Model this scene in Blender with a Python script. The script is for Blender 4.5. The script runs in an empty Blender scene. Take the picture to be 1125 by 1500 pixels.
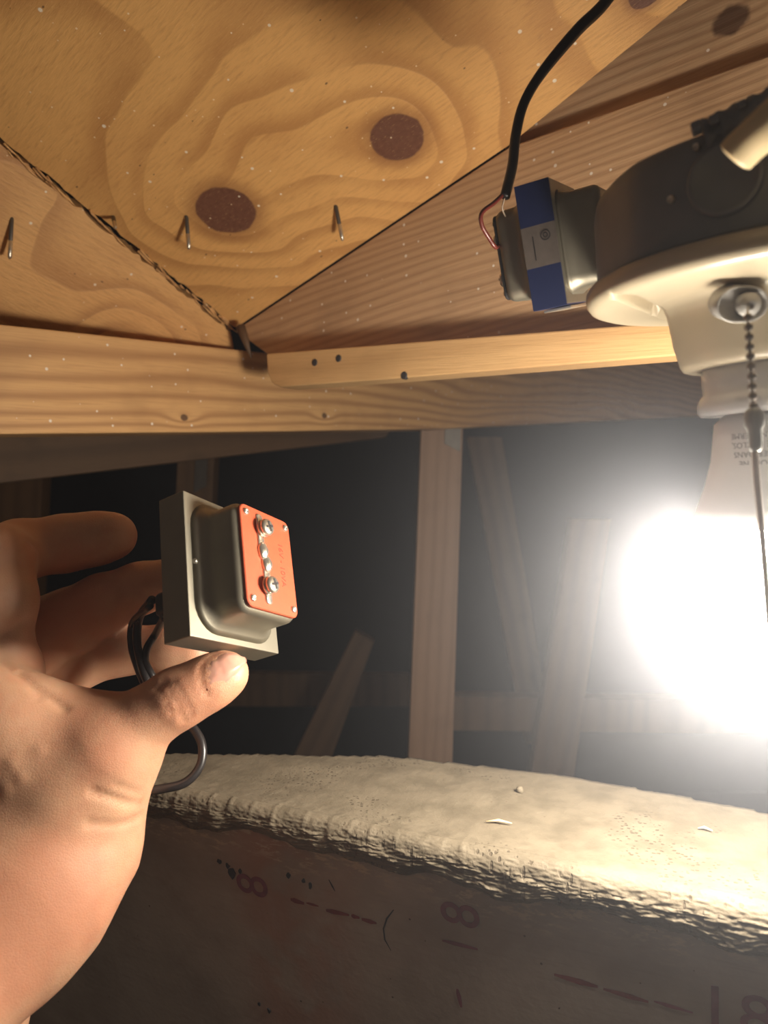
import bpy, bmesh, math, random
import numpy as np
from mathutils import Vector, Matrix, noise

random.seed(4)
S = bpy.context.scene
COL = S.collection
PI = math.pi

# ------------------------------------------------------------------ camera, world, exposure
F = 1100.0                                   # focal length in pixels of the 1125 x 1500 frame
cam_d = bpy.data.cameras.new('camera')
cam_d.sensor_fit = 'VERTICAL'
cam_d.sensor_height = 36.0
cam_d.lens = 36.0 * F / 1500.0
cam_d.clip_start = 0.01
cam_d.dof.use_dof = True
cam_d.dof.focus_distance = 0.33
cam_d.dof.aperture_fstop = 13.0
cam = bpy.data.objects.new('camera', cam_d)
COL.objects.link(cam)
cam.location = (0, 0, 0)
cam.rotation_euler = (PI / 2, 0, 0)
S.camera = cam

w = bpy.data.worlds.new('world')
S.world = w
w.use_nodes = True
w.node_tree.nodes['Background'].inputs[0].default_value = (1.0, 0.74, 0.58, 1)
w.node_tree.nodes['Background'].inputs[1].default_value = 0.06
S.view_settings.view_transform = 'Standard'
S.view_settings.look = 'None'
S.view_settings.exposure = 0.0
S.view_settings.gamma = 1.0
S.view_settings.use_curve_mapping = False
S.cycles.use_denoising = True
S.cycles.max_bounces = 8
S.cycles.volume_bounces = 0

BULB_LIGHT = 200.0                            # emission of the bulb's diffuser
BULB_TINT = (1.0, 0.91, 0.78)
GLARE_CORE, GLARE_FALL, GLARE_THIN = 3.4, 0.038, 0.02  # density of the added volume that imitates lens glare

# ------------------------------------------------------------------ measuring helpers
def at(px, py, d):
    """point seen at a pixel of the photograph, d metres in front of the lens"""
    return Vector(((px - 562.5) / F * d, d, (750.0 - py) / F * d))

def on_plane(px, py, p, n):
    r = at(px, py, 1.0)
    return r * (p.dot(n) / r.dot(n))

def frame(o, x, y):
    x = x.normalized(); z = x.cross(y).normalized(); y = z.cross(x)
    m = Matrix((x, y, z)).transposed().to_4x4()
    m.translation = o
    return m

# ------------------------------------------------------------------ material helpers
class NT:
    def __init__(self, name):
        self.m = bpy.data.materials.new(name); self.m.use_nodes = True
        self.t = self.m.node_tree; self.t.nodes.clear()
        self.out = self.t.nodes.new('ShaderNodeOutputMaterial')
    def n(self, typ, **kw):
        nd = self.t.nodes.new(typ)
        for k, v in kw.items():
            if k in nd.inputs.keys(): self.put(nd.inputs[k], v)
            else: setattr(nd, k, v)
        return nd
    def put(self, s, v):
        if isinstance(v, bpy.types.NodeSocket): self.t.links.new(v, s)
        elif isinstance(v, (tuple, list)) and len(v) == 3 and s.type == 'RGBA': s.default_value = (*v, 1)
        else: s.default_value = v
    def math(self, op, a, b=None, c=None, clamp=False):
        nd = self.t.nodes.new('ShaderNodeMath'); nd.operation = op; nd.use_clamp = clamp
        for i, v in enumerate((a, b, c)):
            if v is not None: self.put(nd.inputs[i], v)
        return nd.outputs[0]
    def mix(self, f, a, b, mode='MIX'):
        nd = self.t.nodes.new('ShaderNodeMix'); nd.data_type = 'RGBA'; nd.blend_type = mode
        self.put(nd.inputs[0], f); self.put(nd.inputs[6], a); self.put(nd.inputs[7], b)
        return nd.outputs[2]
    def smooth(self, v, lo, hi, a=0.0, b=1.0):
        nd = self.t.nodes.new('ShaderNodeMapRange'); nd.interpolation_type = 'SMOOTHSTEP'
        for i, q in enumerate((v, lo, hi, a, b)): self.put(nd.inputs[i], q)
        return nd.outputs[0]
    def coord(self, scale=(1, 1, 1), loc=(0, 0, 0), rot=(0, 0, 0)):
        tc = self.t.nodes.new('ShaderNodeTexCoord'); mp = self.t.nodes.new('ShaderNodeMapping')
        self.t.links.new(tc.outputs['Object'], mp.inputs[0])
        mp.inputs[1].default_value = loc; mp.inputs[2].default_value = rot; mp.inputs[3].default_value = scale
        return mp.outputs[0]
    def noise(self, vec, scale, detail=3, rough=0.5, dist=0.0):
        nd = self.t.nodes.new('ShaderNodeTexNoise')
        self.put(nd.inputs['Vector'], vec); nd.inputs['Scale'].default_value = scale
        nd.inputs['Detail'].default_value = detail; nd.inputs['Roughness'].default_value = rough
        nd.inputs['Distortion'].default_value = dist
        return nd.outputs['Fac']
    def bump(self, h, strength=0.3, dist=0.001):
        nd = self.t.nodes.new('ShaderNodeBump'); nd.inputs['Strength'].default_value = strength
        nd.inputs['Distance'].default_value = dist; self.put(nd.inputs['Height'], h)
        return nd.outputs[0]
    def bsdf(self, **kw):
        nd = self.t.nodes.new('ShaderNodeBsdfPrincipled')
        for k, v in kw.items(): self.put(nd.inputs[k.replace('_', ' ')], v)
        self.t.links.new(nd.outputs[0], self.out.inputs[0])
        return self.m

def plain(name, col, rough=0.5, metal=0.0, grain=0.0, gscale=200, bump=0.0, **kw):
    k = NT(name)
    c = col
    v = k.coord()
    if grain:
        c = k.mix(k.noise(v, gscale, 4), tuple(x * (1 - grain) for x in col), tuple(min(1, x * (1 + grain)) for x in col))
    if bump:
        kw['Normal'] = k.bump(k.noise(v, gscale, 4), bump, 0.0006)
    return k.bsdf(Base_Color=c, Roughness=rough, Metallic=metal, **kw)

def specks(k, vec, scale, size, keep, seed=0.0):
    """scattered dots of paint"""
    nd = k.n('ShaderNodeTexVoronoi', voronoi_dimensions='2D', Scale=scale, Vector=vec)
    nd.inputs['Randomness'].default_value = 1.0
    wn = k.n('ShaderNodeSeparateColor'); k.t.links.new(nd.outputs['Color'], wn.inputs[0])
    live = k.math('GREATER_THAN', wn.outputs[0], 1 - keep)
    rad = k.math('MULTIPLY', wn.outputs[1], size)
    rad = k.math('ADD', rad, size * 0.35)
    hit = k.smooth(nd.outputs['Distance'], rad, k.math('MULTIPLY', rad, 0.6))
    return k.math('MULTIPLY', live, hit)

def wood(name, light, dark, ring=260.0, wav=3.0, knots=(), speck=0.35, stain=0.25, contrast=1.0, rough=0.62, sx=2.2):
    """sawn lumber, grain along local X, rings across local Y"""
    k = NT(name)
    v = k.coord()
    sep = k.n('ShaderNodeSeparateXYZ', Vector=v)
    low = k.noise(k.coord((sx, 14, 6)), 1.0, 2, 0.45, 0.3)
    fld = k.math('ADD', k.math('MULTIPLY', sep.outputs[1], ring), k.math('MULTIPLY', low, wav * 6))
    for (kx, ky, kr, amp) in knots:
        dx = k.math('MULTIPLY', k.math('SUBTRACT', sep.outputs[0], kx), 0.45)
        dy = k.math('SUBTRACT', sep.outputs[1], ky)
        d2 = k.math('ADD', k.math('MULTIPLY', dx, dx), k.math('MULTIPLY', dy, dy))
        g = k.math('POWER', 2.718, k.math('DIVIDE', d2, -(kr * 2.2) ** 2))
        fld = k.math('ADD', fld, k.math('MULTIPLY', g, amp))
    ringv = k.math('ADD', k.math('MULTIPLY', k.math('SINE', fld), 0.5), 0.5)
    ringv = k.math('POWER', ringv, 1.8)
    fine = k.noise(k.coord((30, 900, 300)), 1.0, 3, 0.6)
    c = k.mix(k.math('MULTIPLY', ringv, 0.75 * contrast, clamp=True), light, dark)
    c = k.mix(k.math('MULTIPLY', k.smooth(fine, 0.45, 0.75), 0.35), c, dark)
    blot = k.noise(v, 14, 3, 0.6)
    c = k.mix(k.math('MULTIPLY', k.smooth(blot, 0.5, 0.75), stain), c, tuple(x * 0.55 for x in dark))
    for (kx, ky, kr, amp) in knots:
        dx = k.math('MULTIPLY', k.math('SUBTRACT', sep.outputs[0], kx), 0.8)
        dy = k.math('SUBTRACT', sep.outputs[1], ky)
        d = k.math('SQRT', k.math('ADD', k.math('MULTIPLY', dx, dx), k.math('MULTIPLY', dy, dy)))
        d = k.math('ADD', d, k.math('MULTIPLY', k.math('SUBTRACT', k.noise(v, 160, 2), 0.5), kr * 0.4))
        c = k.mix(k.math('MULTIPLY', k.smooth(d, kr, kr * 0.7), 0.85), c, (0.07, 0.03, 0.018))
    if speck:
        c = k.mix(k.math('MULTIPLY', specks(k, v, 90, 0.085, speck * 0.45), 0.85), c, (0.85, 0.78, 0.68))
    h = k.math('ADD', k.math('MULTIPLY', ringv, -0.5), fine)
    return k.bsdf(Base_Color=c, Roughness=rough, Normal=k.bump(h, 0.35, 0.0006))

def plywood(name, light, dark, knots, drift, speck=0.6):
    """rotary-cut veneer: flowing contour lines that wrap round knots"""
    k = NT(name)
    v = k.coord()
    sep = k.n('ShaderNodeSeparateXYZ', Vector=v)
    fld = k.math('ADD', k.math('MULTIPLY', sep.outputs[0], drift[0]), k.math('MULTIPLY', sep.outputs[1], drift[1]))
    fld = k.math('ADD', fld, k.math('MULTIPLY', k.noise(v, 8.0, 2, 0.35, 0.6), 3.5))
    ks = []
    for (kx, ky, kr, amp, wid) in knots:
        dx = k.math('SUBTRACT', sep.outputs[0], kx); dy = k.math('SUBTRACT', sep.outputs[1], ky)
        d2 = k.math('ADD', k.math('MULTIPLY', dx, dx), k.math('MULTIPLY', dy, dy))
        ks.append((d2, kr))
        fld = k.math('ADD', fld, k.math('MULTIPLY', k.math('POWER', 2.718, k.math('DIVIDE', d2, -wid * wid)), amp))
    ph = k.math('FRACT', fld)
    line = k.math('MULTIPLY', k.smooth(ph, 0.35, 0.88), k.smooth(ph, 1.0, 0.93))
    streak = k.noise(k.coord((70, 560, 60), rot=(0, 0, 0.9)), 1.0, 5, 0.7)
    c = k.mix(k.math('MULTIPLY', k.math('MULTIPLY', line, k.smooth(k.noise(v, 13, 2), 0.25, 0.55)), 0.60), light, dark)
    c = k.mix(k.math('MULTIPLY', k.smooth(streak, 0.42, 0.78), 0.55), c, dark)
    big = k.noise(v, 7, 3, 0.6)
    c = k.mix(k.math('MULTIPLY', k.smooth(big, 0.45, 0.75), 0.28), c, (dark[0] * .9, dark[1] * .72, dark[2] * .6))
    wob = k.math('MULTIPLY', k.math('SUBTRACT', k.noise(v, 90, 2), 0.5), 0.0035)
    for (d2, kr) in ks:
        if kr <= 0: continue
        d = k.math('ADD', k.math('SQRT', d2), wob)
        c = k.mix(k.math('MULTIPLY', k.smooth(d, kr * 1.7, kr * 0.95), 0.6), c, (0.26, 0.105, 0.036))
        inner = k.mix(k.noise(v, 300, 3), (0.10, 0.035, 0.020), (0.20, 0.085, 0.05))
        c = k.mix(k.smooth(d, kr * 1.04, kr * 0.94), c, inner)
    fib = k.noise(k.coord((240, 1500, 240), rot=(0, 0, 0.9)), 1.0, 3, 0.6)
    c = k.mix(k.math('MULTIPLY', k.smooth(fib, 0.58, 0.72), 0.30), c, (0.86, 0.56, 0.25))
    c = k.mix(k.math('MULTIPLY', specks(k, k.coord((1.0, 1.6, 1), (1, 7, 2), (0, 0, 0.7)), 95, 0.09, 0.035), 0.75), c, (0.07, 0.03, 0.016))
    # dark splits and bruises
    br = k.noise(k.coord((22, 60, 30), rot=(0, 0, 0.6), loc=(3.1, 0.4, 0)), 1.0, 3, 0.6)
    c = k.mix(k.math('MULTIPLY', k.smooth(br, 0.70, 0.78), 0.75), c, (0.06, 0.03, 0.018))
    c = k.mix(k.math('MULTIPLY', specks(k, v, 52, 0.055, speck * 0.6), 0.9), c, (0.9, 0.80, 0.64))
    c = k.mix(k.math('MULTIPLY', specks(k, k.coord(loc=(5, 3, 1)), 150, 0.085, 0.06), 0.8), c, (0.9, 0.74, 0.5))
    h = k.math('ADD', k.math('ADD', k.math('MULTIPLY', streak, 1.0), k.math('MULTIPLY', fib, 0.5)), k.math('MULTIPLY', line, -0.4))
    return k.bsdf(Base_Color=c, Roughness=0.5, Normal=k.bump(h, 0.55, 0.0008))

# ------------------------------------------------------------------ object helpers
def tag(o, label=None, cat=None, group=None, kind=None):
    if label: o['label'] = label
    if cat: o['category'] = cat
    if group: o['group'] = group
    if kind: o['kind'] = kind
    return o

def empty(name, loc, label=None, cat=None, group=None, kind=None, mat=None):
    o = bpy.data.objects.new(name, None); COL.objects.link(o)
    o.empty_display_size = 0.01
    if mat is not None: o.matrix_world = mat
    else: o.location = loc
    return tag(o, label, cat, group, kind)

def link(name, me, mat, parent=None, mw=None, smooth=True):
    """one mesh object; mw is its world matrix"""
    o = bpy.data.objects.new(name, me); COL.objects.link(o)
    if mat is not None:
        for mm in (mat if isinstance(mat, (list, tuple)) else [mat]): me.materials.append(mm)
    mw = mw if mw is not None else Matrix()
    if parent is not None:
        o.parent = parent
        o.matrix_parent_inverse = Matrix()
        o.matrix_basis = world_of(parent).inverted() @ mw
    else:
        o.matrix_basis = mw
    if smooth:
        for p in me.polygons: p.use_smooth = True
    return o

def world_of(o):
    m = o.matrix_basis.copy()
    while o.parent is not None:
        o = o.parent; m = o.matrix_basis @ m
    return m

def bm_mesh(bm, name):
    me = bpy.data.meshes.new(name); bm.normal_update(); bm.to_mesh(me); bm.free(); return me

def bevel(bm, wd, seg=2, angle=0.5):
    es = [e for e in bm.edges if len(e.link_faces) == 2 and e.calc_face_angle(0) > angle]
    if wd > 0: bmesh.ops.bevel(bm, geom=es, offset=wd, segments=seg, affect='EDGES', profile=0.5, clamp_overlap=True)

def sharp(me, ang=0.6):
    bm = bmesh.new(); bm.from_mesh(me)
    for e in bm.edges:
        e.smooth = not (len(e.link_faces) == 2 and e.calc_face_angle(0) > ang)
    bm.to_mesh(me); bm.free()

def prism_bm(poly, z0, z1):
    bm = bmesh.new()
    a = [bm.verts.new((x, y, z0)) for x, y in poly]; b = [bm.verts.new((x, y, z1)) for x, y in poly]
    bm.faces.new(list(reversed(a))); bm.faces.new(b)
    n = len(poly)
    for i in range(n): bm.faces.new((a[i], a[(i + 1) % n], b[(i + 1) % n], b[i]))
    bmesh.ops.recalc_face_normals(bm, faces=bm.faces)
    return bm

def box_bm(cx, cy, cz, sx, sy, sz, bv=0.0, seg=2):
    bm = bmesh.new()
    bmesh.ops.create_cube(bm, size=1.0, matrix=Matrix.Translation((cx, cy, cz)) @ Matrix.Diagonal((sx, sy, sz, 1)))
    bevel(bm, bv, seg)
    return bm

def rrect(hx, hy, r, n=6):
    out = []
    for (cx, cy, a0) in ((hx - r, hy - r, 0), (-hx + r, hy - r, PI / 2), (-hx + r, -hy + r, PI), (hx - r, -hy + r, 1.5 * PI)):
        for i in range(n + 1):
            a = a0 + PI / 2 * i / n
            out.append((cx + r * math.cos(a), cy + r * math.sin(a)))
    return out

def loft_bm(loops, cap0=True, cap1=True):
    bm = bmesh.new(); L = [[bm.verts.new(p) for p in lp] for lp in loops]; n = len(L[0])
    for a, b in zip(L, L[1:]):
        for i in range(n): bm.faces.new((a[i], a[(i + 1) % n], b[(i + 1) % n], b[i]))
    if cap0: bm.faces.new(list(reversed(L[0])))
    if cap1: bm.faces.new(L[-1])
    bmesh.ops.recalc_face_normals(bm, faces=bm.faces)
    return bm

def lathe_bm(prof, seg=48, cap0=True, cap1=True):
    return loft_bm([[(r * math.cos(2 * PI * i / seg), r * math.sin(2 * PI * i / seg), z) for i in range(seg)] for r, z in prof], cap0, cap1)

def smooth_path(pts, n=10):
    P = [Vector(p) for p in pts]; P = [P[0] * 2 - P[1]] + P + [P[-1] * 2 - P[-2]]
    out = []
    for i in range(1, len(P) - 2):
        for j in range(n):
            t = j / n; a, b, c, d = P[i - 1:i + 3]
            out.append(0.5 * ((2 * b) + (c - a) * t + (2 * a - 5 * b + 4 * c - d) * t * t + (3 * b - a - 3 * c + d) * t ** 3))
    out.append(P[-2]); return out

def tube_bm(pts, rad, seg=12, flat=None):
    """sweep; rad number or list; flat=(factor, direction) squashes the section"""
    T = None; loops = []
    up = Vector((0.13, 0.31, 0.94)).normalized()
    for i, p in enumerate(pts):
        t = (pts[min(i + 1, len(pts) - 1)] - pts[max(i - 1, 0)]).normalized()
        if T is None: nrm = (up - t * up.dot(t)).normalized() if flat is None else (flat[1] - t * flat[1].dot(t)).normalized()
        else: nrm = (nrm - t * nrm.dot(t)).normalized()
        T = t; b = t.cross(nrm)
        r = rad[i] if isinstance(rad, (list, tuple)) else rad
        f = flat[0] if flat else 1.0
        loops.append([p + nrm * math.cos(2 * PI * k / seg) * r * f + b * math.sin(2 * PI * k / seg) * r for k in range(seg)])
    return loft_bm(loops)

def text_mesh(s, size, depth, name='lettering', spacing=1.0):
    cu = bpy.data.curves.new(name, 'FONT'); cu.body = s; cu.size = size; cu.extrude = depth
    cu.align_x = 'CENTER'; cu.align_y = 'CENTER'; cu.space_character = spacing; cu.space_line = 0.85
    o = bpy.data.objects.new(name, cu); COL.objects.link(o)
    dg = bpy.context.evaluated_depsgraph_get(); dg.update()
    me = bpy.data.meshes.new_from_object(o.evaluated_get(dg))
    bpy.data.objects.remove(o); bpy.data.curves.remove(cu)
    me.name = name
    return me

def board(name, pixels, p, n, thick, mat, label=None, cat=None, parent=None, kind=None, bv=0.001, jag=None, along=None, group=None):
    """a plank whose front face lies in the plane (p, n); its outline was measured at the given pixels; n points at the viewer"""
    W = [on_plane(x, y, p, n) for x, y in pixels]
    xd = (on_plane(*along[1], p, n) - on_plane(*along[0], p, n)) if along else W[1] - W[0]
    o = W[0]
    M = frame(o, xd, n.cross(xd))            # local z = n
    Mi = M.inverted()
    L = [(Mi @ q).xy for q in W]
    if jag:
        out = []
        for i in range(len(L)):
            a, b = L[i], L[(i + 1) % len(L)]
            if i in jag:
                m = 46; nrm = Vector((-(b - a).y, (b - a).x)).normalized()
                for j in range(m): out.append(a.lerp(b, j / m) + nrm * (random.uniform(-1, 1) * jag[i] if j else 0))
            else: out.append(a)
        L = out
    bm = prism_bm([tuple(q) for q in L], -thick, 0)
    if bv and not jag: bevel(bm, bv, 2)
    me = bm_mesh(bm, name)
    ob = link(name, me, mat, parent, M, smooth=False)
    tag(ob, label, cat, group, kind)
    return ob, M

# ================================================================== materials
M_steel = plain('steel', (0.33, 0.30, 0.235), 0.50, 0.92, 0.12, 90, 0.04)
M_steel_bright = plain('bright_steel', (0.66, 0.60, 0.50), 0.34, 0.9, 0.12, 200, 0.05)
M_dark_steel = plain('dark_steel', (0.13, 0.115, 0.10), 0.5, 0.7, 0.2, 120, 0.06)
M_galv = plain('galvanised_steel', (0.24, 0.25, 0.26), 0.55, 0.55, 0.25, 60, 0.08)
M_solder = plain('solder', (0.75, 0.70, 0.60), 0.28, 0.9, 0.2, 500, 0.4)
M_red = plain('red_fibre', (0.42, 0.066, 0.022), 0.6, 0, 0.14, 500, 0.08)
M_redink = plain('fibre_ink', (0.22, 0.035, 0.012), 0.7)
M_blackfibre = plain('black_fibre', (0.02, 0.018, 0.018), 0.5)
M_blue = plain('blue_label', (0.012, 0.020, 0.075), 0.38, 0, 0.1, 80)
M_greylabel = plain('grey_label', (0.17, 0.14, 0.12), 0.45, 0.3, 0.2, 300)
M_ink = plain('black_ink', (0.03, 0.025, 0.025), 0.6)
M_cablek = plain('black_cable', (0.018, 0.015, 0.015), 0.33, 0, 0.1, 200)
M_wirered = plain('red_wire', (0.13, 0.022, 0.014), 0.35)
M_wirewhite = plain('white_wire', (0.55, 0.42, 0.30), 0.4)
M_cream = plain('cream_plastic', (0.50, 0.42, 0.29), 0.28, 0, 0.03, 30, 0.04)
M_jacket = plain('cable_jacket', (0.78, 0.60, 0.34), 0.42, 0, 0.05, 60)
M_collar = plain('grey_plastic', (0.62, 0.60, 0.58), 0.22, 0, 0.03, 30)
M_bulbbody = plain('bulb_housing', (0.80, 0.78, 0.76), 0.35)
M_chain = plain('bead_chain', (0.30, 0.26, 0.22), 0.3, 0.9)
M_chainend = plain('chain_bell', (0.50, 0.50, 0.46), 0.4, 0.1)
M_cord = plain('pull_cord', (0.80, 0.70, 0.60), 0.4)
M_bush = plain('bushing', (0.42, 0.40, 0.37), 0.45, 0.2)
k = NT('bulb_diffuser')
em = k.n('ShaderNodeEmission', Color=BULB_TINT, Strength=BULB_LIGHT)
k.t.links.new(em.outputs[0], k.out.inputs[0])
M_glow = k.m

# ================================================================== big timber
V0 = at(345, 480, 0.62)
RP = V0.copy(); Rdir = (at(1200, 55, 0.36) - at(345, 485, 0.62)); Rdir.z = 0; Rdir.normalize()
Rn = Vector((Rdir.y, -Rdir.x, 0))                         # faces the camera
ply_a = V0; ply_b = on_plane(745, 212, RP, Rn); ply_c = at(0, 0, 0.38)
Pn = (ply_b - ply_a).cross(ply_c - ply_a).normalized()
if Pn.z > 0: Pn = -Pn
def plyp(px, py): return on_plane(px, py, ply_a, Pn)

ceil = empty('ceiling', V0, kind='structure')
ply_pix = [(346, 480), (745, 213), (1012, -4), (1150, -112), (1150, -400), (-380, -400), (-380, -104), (0, 201)]
# local frame: built by board(); measure the knots in it
Mply = frame(plyp(*ply_pix[0]), plyp(745, 213) - plyp(346, 480), Pn.cross(plyp(745, 213) - plyp(346, 480)))
def pl(px, py):
    q = Mply.inverted() @ plyp(px, py); return q.x, q.y
def plr(px, py, rpx): return (plyp(px + rpx, py) - plyp(px - rpx, py)).length / 2
kn = []
for (x, y, r, amp, wid) in ((331, 309, 44, 7.0, 0.075), (582, 202, 40, 6.0, 0.055), (945, -12, 24, 2.0, 0.03), (420, 180, 0, 3.0, 0.07)):
    a, b = pl(x, y); kn.append((a, b, plr(x, y, r) if r else 0, amp * 0.5, wid))
M_ply = plywood('plywood_veneer', (0.76, 0.42, 0.145), (0.42, 0.19, 0.058), kn, (9.0, 4.0))
M_ply2 = plywood('plywood_veneer_second', (0.74, 0.41, 0.155), (0.40, 0.185, 0.065), [(0.06, 0.05, 0, 3.0, 0.05)], (6.0, 16.0), 0.5)
o, M = board('plywood_sheet', ply_pix, ply_a, Pn, 0.012, M_ply, parent=ceil, jag={7: 0.0012})
# second sheet beyond the ragged joint
s0 = plyp(0, 203); l0 = at(0, 490, 0.54)
Qn = (s0 - V0).cross(l0 - V0).normalized()
if Qn.y > 0: Qn = -Qn
o, M = board('plywood_sheet', [(338, 486), (343, 512), (0, 492), (-300, 480), (-420, -126), (0, 211)], V0, Qn, 0.012, M_ply2,
             parent=ceil, jag={5: 0.0016, 4: 0.0016}, along=((345, 478), (0, 300)))
ja, jb = plyp(350, 483), plyp(-380, -100)
jm = tube_bm([ja - Pn * 0.016, jb - Pn * 0.016], 0.011, 4)  # black strip added behind the sheets so the open joint reads dark
link('gap_shade_strip', bm_mesh(jm, 'gap_shade_strip'), M_ink, ceil, smooth=False)['label'] = 'black strip added behind the joint to darken the gap'
# splinters hanging along the joint
for i in range(44):
    t = random.random() ** 0.8
    x = 345 * t; y = 203 + (478 - 203) * t + random.uniform(-2, 8)
    p = plyp(x, y) + Pn * 0.0006
    d = (plyp(345, 478) - plyp(0, 201)).normalized()
    q = p + d * random.uniform(0.004, 0.018) + Pn * random.uniform(0, 0.003)
    m = tube_bm([p, p.lerp(q, .5) + Pn * 0.0005, q], [0.0009, 0.0007, 0.0001], 5)
    link('splinter', bm_mesh(m, 'splinter'), M_ply2, ceil)

# rafter
M_raft = wood('rafter_wood', (0.56, 0.35, 0.19), (0.33, 0.18, 0.09), 1150, 5.0, (), 0.45, 0.22, 0.6, sx=3.0)
raf, Mr = board('rafter', [(344, 484), (392, 519), (1000, 474), (1500, 430), (1500, -52), (1125, 81), (746, 215)], RP, Rn, 0.036, M_raft,
      'long pine rafter running from the corner behind the blue transformer and metal box', 'rafter', along=((392, 500), (1125, 270)))
# board above the rafter, set back, with a knot
B2p = RP - Rn * 0.006
M2 = frame(on_plane(740, 222, B2p, Rn), on_plane(1125, 60, B2p, Rn) - on_plane(740, 222, B2p, Rn), Vector((0, 0, 1)))
kq = M2.inverted() @ on_plane(1070, 30, B2p, Rn)
M_up = wood('upper_board_wood', (0.60, 0.39, 0.22), (0.36, 0.20, 0.10), 900, 7.0, ((kq.x, kq.y, 0.0085, 7.0),), 0.2, 0.3, 0.8)
board('header_board', [(740, 222), (1500, -40), (1500, -400), (990, -60), (735, 185)], B2p, Rn, 0.03, M_up,
      'knotty board behind and above the rafter at top right', 'board', along=((740, 222), (1125, 60)))
# batten
Tp = RP + Rn * 0.019
M_bat = wood('batten_wood', (0.72, 0.44, 0.19), (0.45, 0.23, 0.085), 500, 4.0, (), 0.0, 0.15, 0.45)
bat, Mb = board('batten', [(390, 518), (392, 545), (398, 561), (410, 567), (560, 556), (1000, 520), (1500, 480), (1500, 437), (1000, 470)], Tp, Rn, 0.018, M_bat,
      'thin light batten nailed under the rafter', 'batten', along=((390, 530), (1000, 490)))
for i, (x, y) in enumerate(((461, 531), (496, 525), (592, 550))):
    p = on_plane(x, y, Tp, Rn)
    m = lathe_bm([(0.0026, -0.002), (0.0026, 0.0002), (0.0018, 0.0006), (0.0001, 0.0002)], 12)
    link('nail_head', bm_mesh(m, 'nail_head'), M_ink, bat, frame(p, Rdir, Vector((0, 0, 1)).cross(Rdir).cross(Rdir) * -1))

# beam
b0 = at(0, 475, 0.4675); b1 = at(390, 515, 0.64)
bd = (b1 - b0); bd.z = 0; bd.normalize(); Bn = Vector((bd.y, -bd.x, 0))
beam_k = []
Mbm = frame(on_plane(-300, 450, b0, Bn), on_plane(650, 600, b0, Bn) - on_plane(0, 560, b0, Bn), Vector((0, 0, 1)))
for (x, y, r, a) in ((270, 613, 0.0030, 6), (475, 610, 0.0030, 5), (120, 560, 0.0001, 9)):
    q = Mbm.inverted() @ on_plane(x, y, b0, Bn); beam_k.append((q.x, q.y, r, a))
M_beam = wood('beam_wood', (0.64, 0.37, 0.155), (0.34, 0.16, 0.06), 560, 4.5, beam_k, 0.5, 0.2, 0.9)
board('beam', [(-300, 448), (0, 475), (345, 512), (392, 517), (650, 548), (1090, 512), (1090, 606), (650, 628), (390, 632), (0, 636), (-300, 640)], b0, Bn, 0.038, M_beam,
      'stout horizontal pine beam with white paint specks crossing at left', 'beam', along=((0, 560), (650, 600)))

# posts and far framing
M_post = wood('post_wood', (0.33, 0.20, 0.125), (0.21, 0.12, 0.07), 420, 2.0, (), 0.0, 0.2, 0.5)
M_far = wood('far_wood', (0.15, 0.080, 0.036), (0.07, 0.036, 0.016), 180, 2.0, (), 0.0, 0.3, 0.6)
Yn = Vector((0, -1, 0))
post, Mp = board('post', [(618, 600), (590, 1330), (656, 1330), (679, 600)], Vector((0, 0.90, 0)), Yn, 0.038, M_post,
      'upright stud behind the beam end, between the held transformer and the bulb', 'post', along=((618, 600), (592, 1125)))
def plate(pix, y, parent):
    W = [on_plane(a, b, Vector((0, y, 0)), Yn) for a, b in pix]
    Mx = frame(W[0], Vector((1, 0, 0)), Vector((0, 0, 1)))
    bm = prism_bm([tuple((Mx.inverted() @ q).xy) for q in W], 0, 0.0015)
    link('nail_plate', bm_mesh(bm, 'nail_plate'), M_dark_steel, parent, Mx, smooth=False)['label'] = 'dark metal nail plate'
plate([(651, 650), (674, 662), (676, 600), (653, 600)], 0.897, post)
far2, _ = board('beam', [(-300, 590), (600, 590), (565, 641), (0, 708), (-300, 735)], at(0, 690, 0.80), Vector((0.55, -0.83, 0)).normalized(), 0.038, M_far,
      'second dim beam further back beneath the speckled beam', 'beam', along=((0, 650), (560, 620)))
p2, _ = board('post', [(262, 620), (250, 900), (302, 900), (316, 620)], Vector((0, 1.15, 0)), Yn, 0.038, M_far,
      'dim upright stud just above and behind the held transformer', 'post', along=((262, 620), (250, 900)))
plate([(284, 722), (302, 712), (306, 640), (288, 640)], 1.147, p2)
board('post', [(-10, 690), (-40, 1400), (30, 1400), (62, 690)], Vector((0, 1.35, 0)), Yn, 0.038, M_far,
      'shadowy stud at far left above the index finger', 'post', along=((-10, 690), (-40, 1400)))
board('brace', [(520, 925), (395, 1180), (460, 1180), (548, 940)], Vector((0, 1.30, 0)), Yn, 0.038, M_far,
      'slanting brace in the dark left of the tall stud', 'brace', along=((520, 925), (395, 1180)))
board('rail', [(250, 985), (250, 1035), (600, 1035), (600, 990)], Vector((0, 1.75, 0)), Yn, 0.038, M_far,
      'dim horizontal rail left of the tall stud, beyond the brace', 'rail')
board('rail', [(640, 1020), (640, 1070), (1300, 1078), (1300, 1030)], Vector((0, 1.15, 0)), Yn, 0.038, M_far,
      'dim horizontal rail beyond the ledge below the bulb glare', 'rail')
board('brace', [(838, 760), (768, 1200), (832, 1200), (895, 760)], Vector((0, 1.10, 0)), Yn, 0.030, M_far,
      'slanting brace seen through the glare left of the bulb', 'brace', along=((838, 760), (768, 1200)))
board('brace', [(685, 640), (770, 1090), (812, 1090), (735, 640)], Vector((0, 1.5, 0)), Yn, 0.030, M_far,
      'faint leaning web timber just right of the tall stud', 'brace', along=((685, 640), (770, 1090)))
M_back = plain('far_sheathing', (0.018, 0.018, 0.026), 0.8, 0, 0.2, 8)
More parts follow.
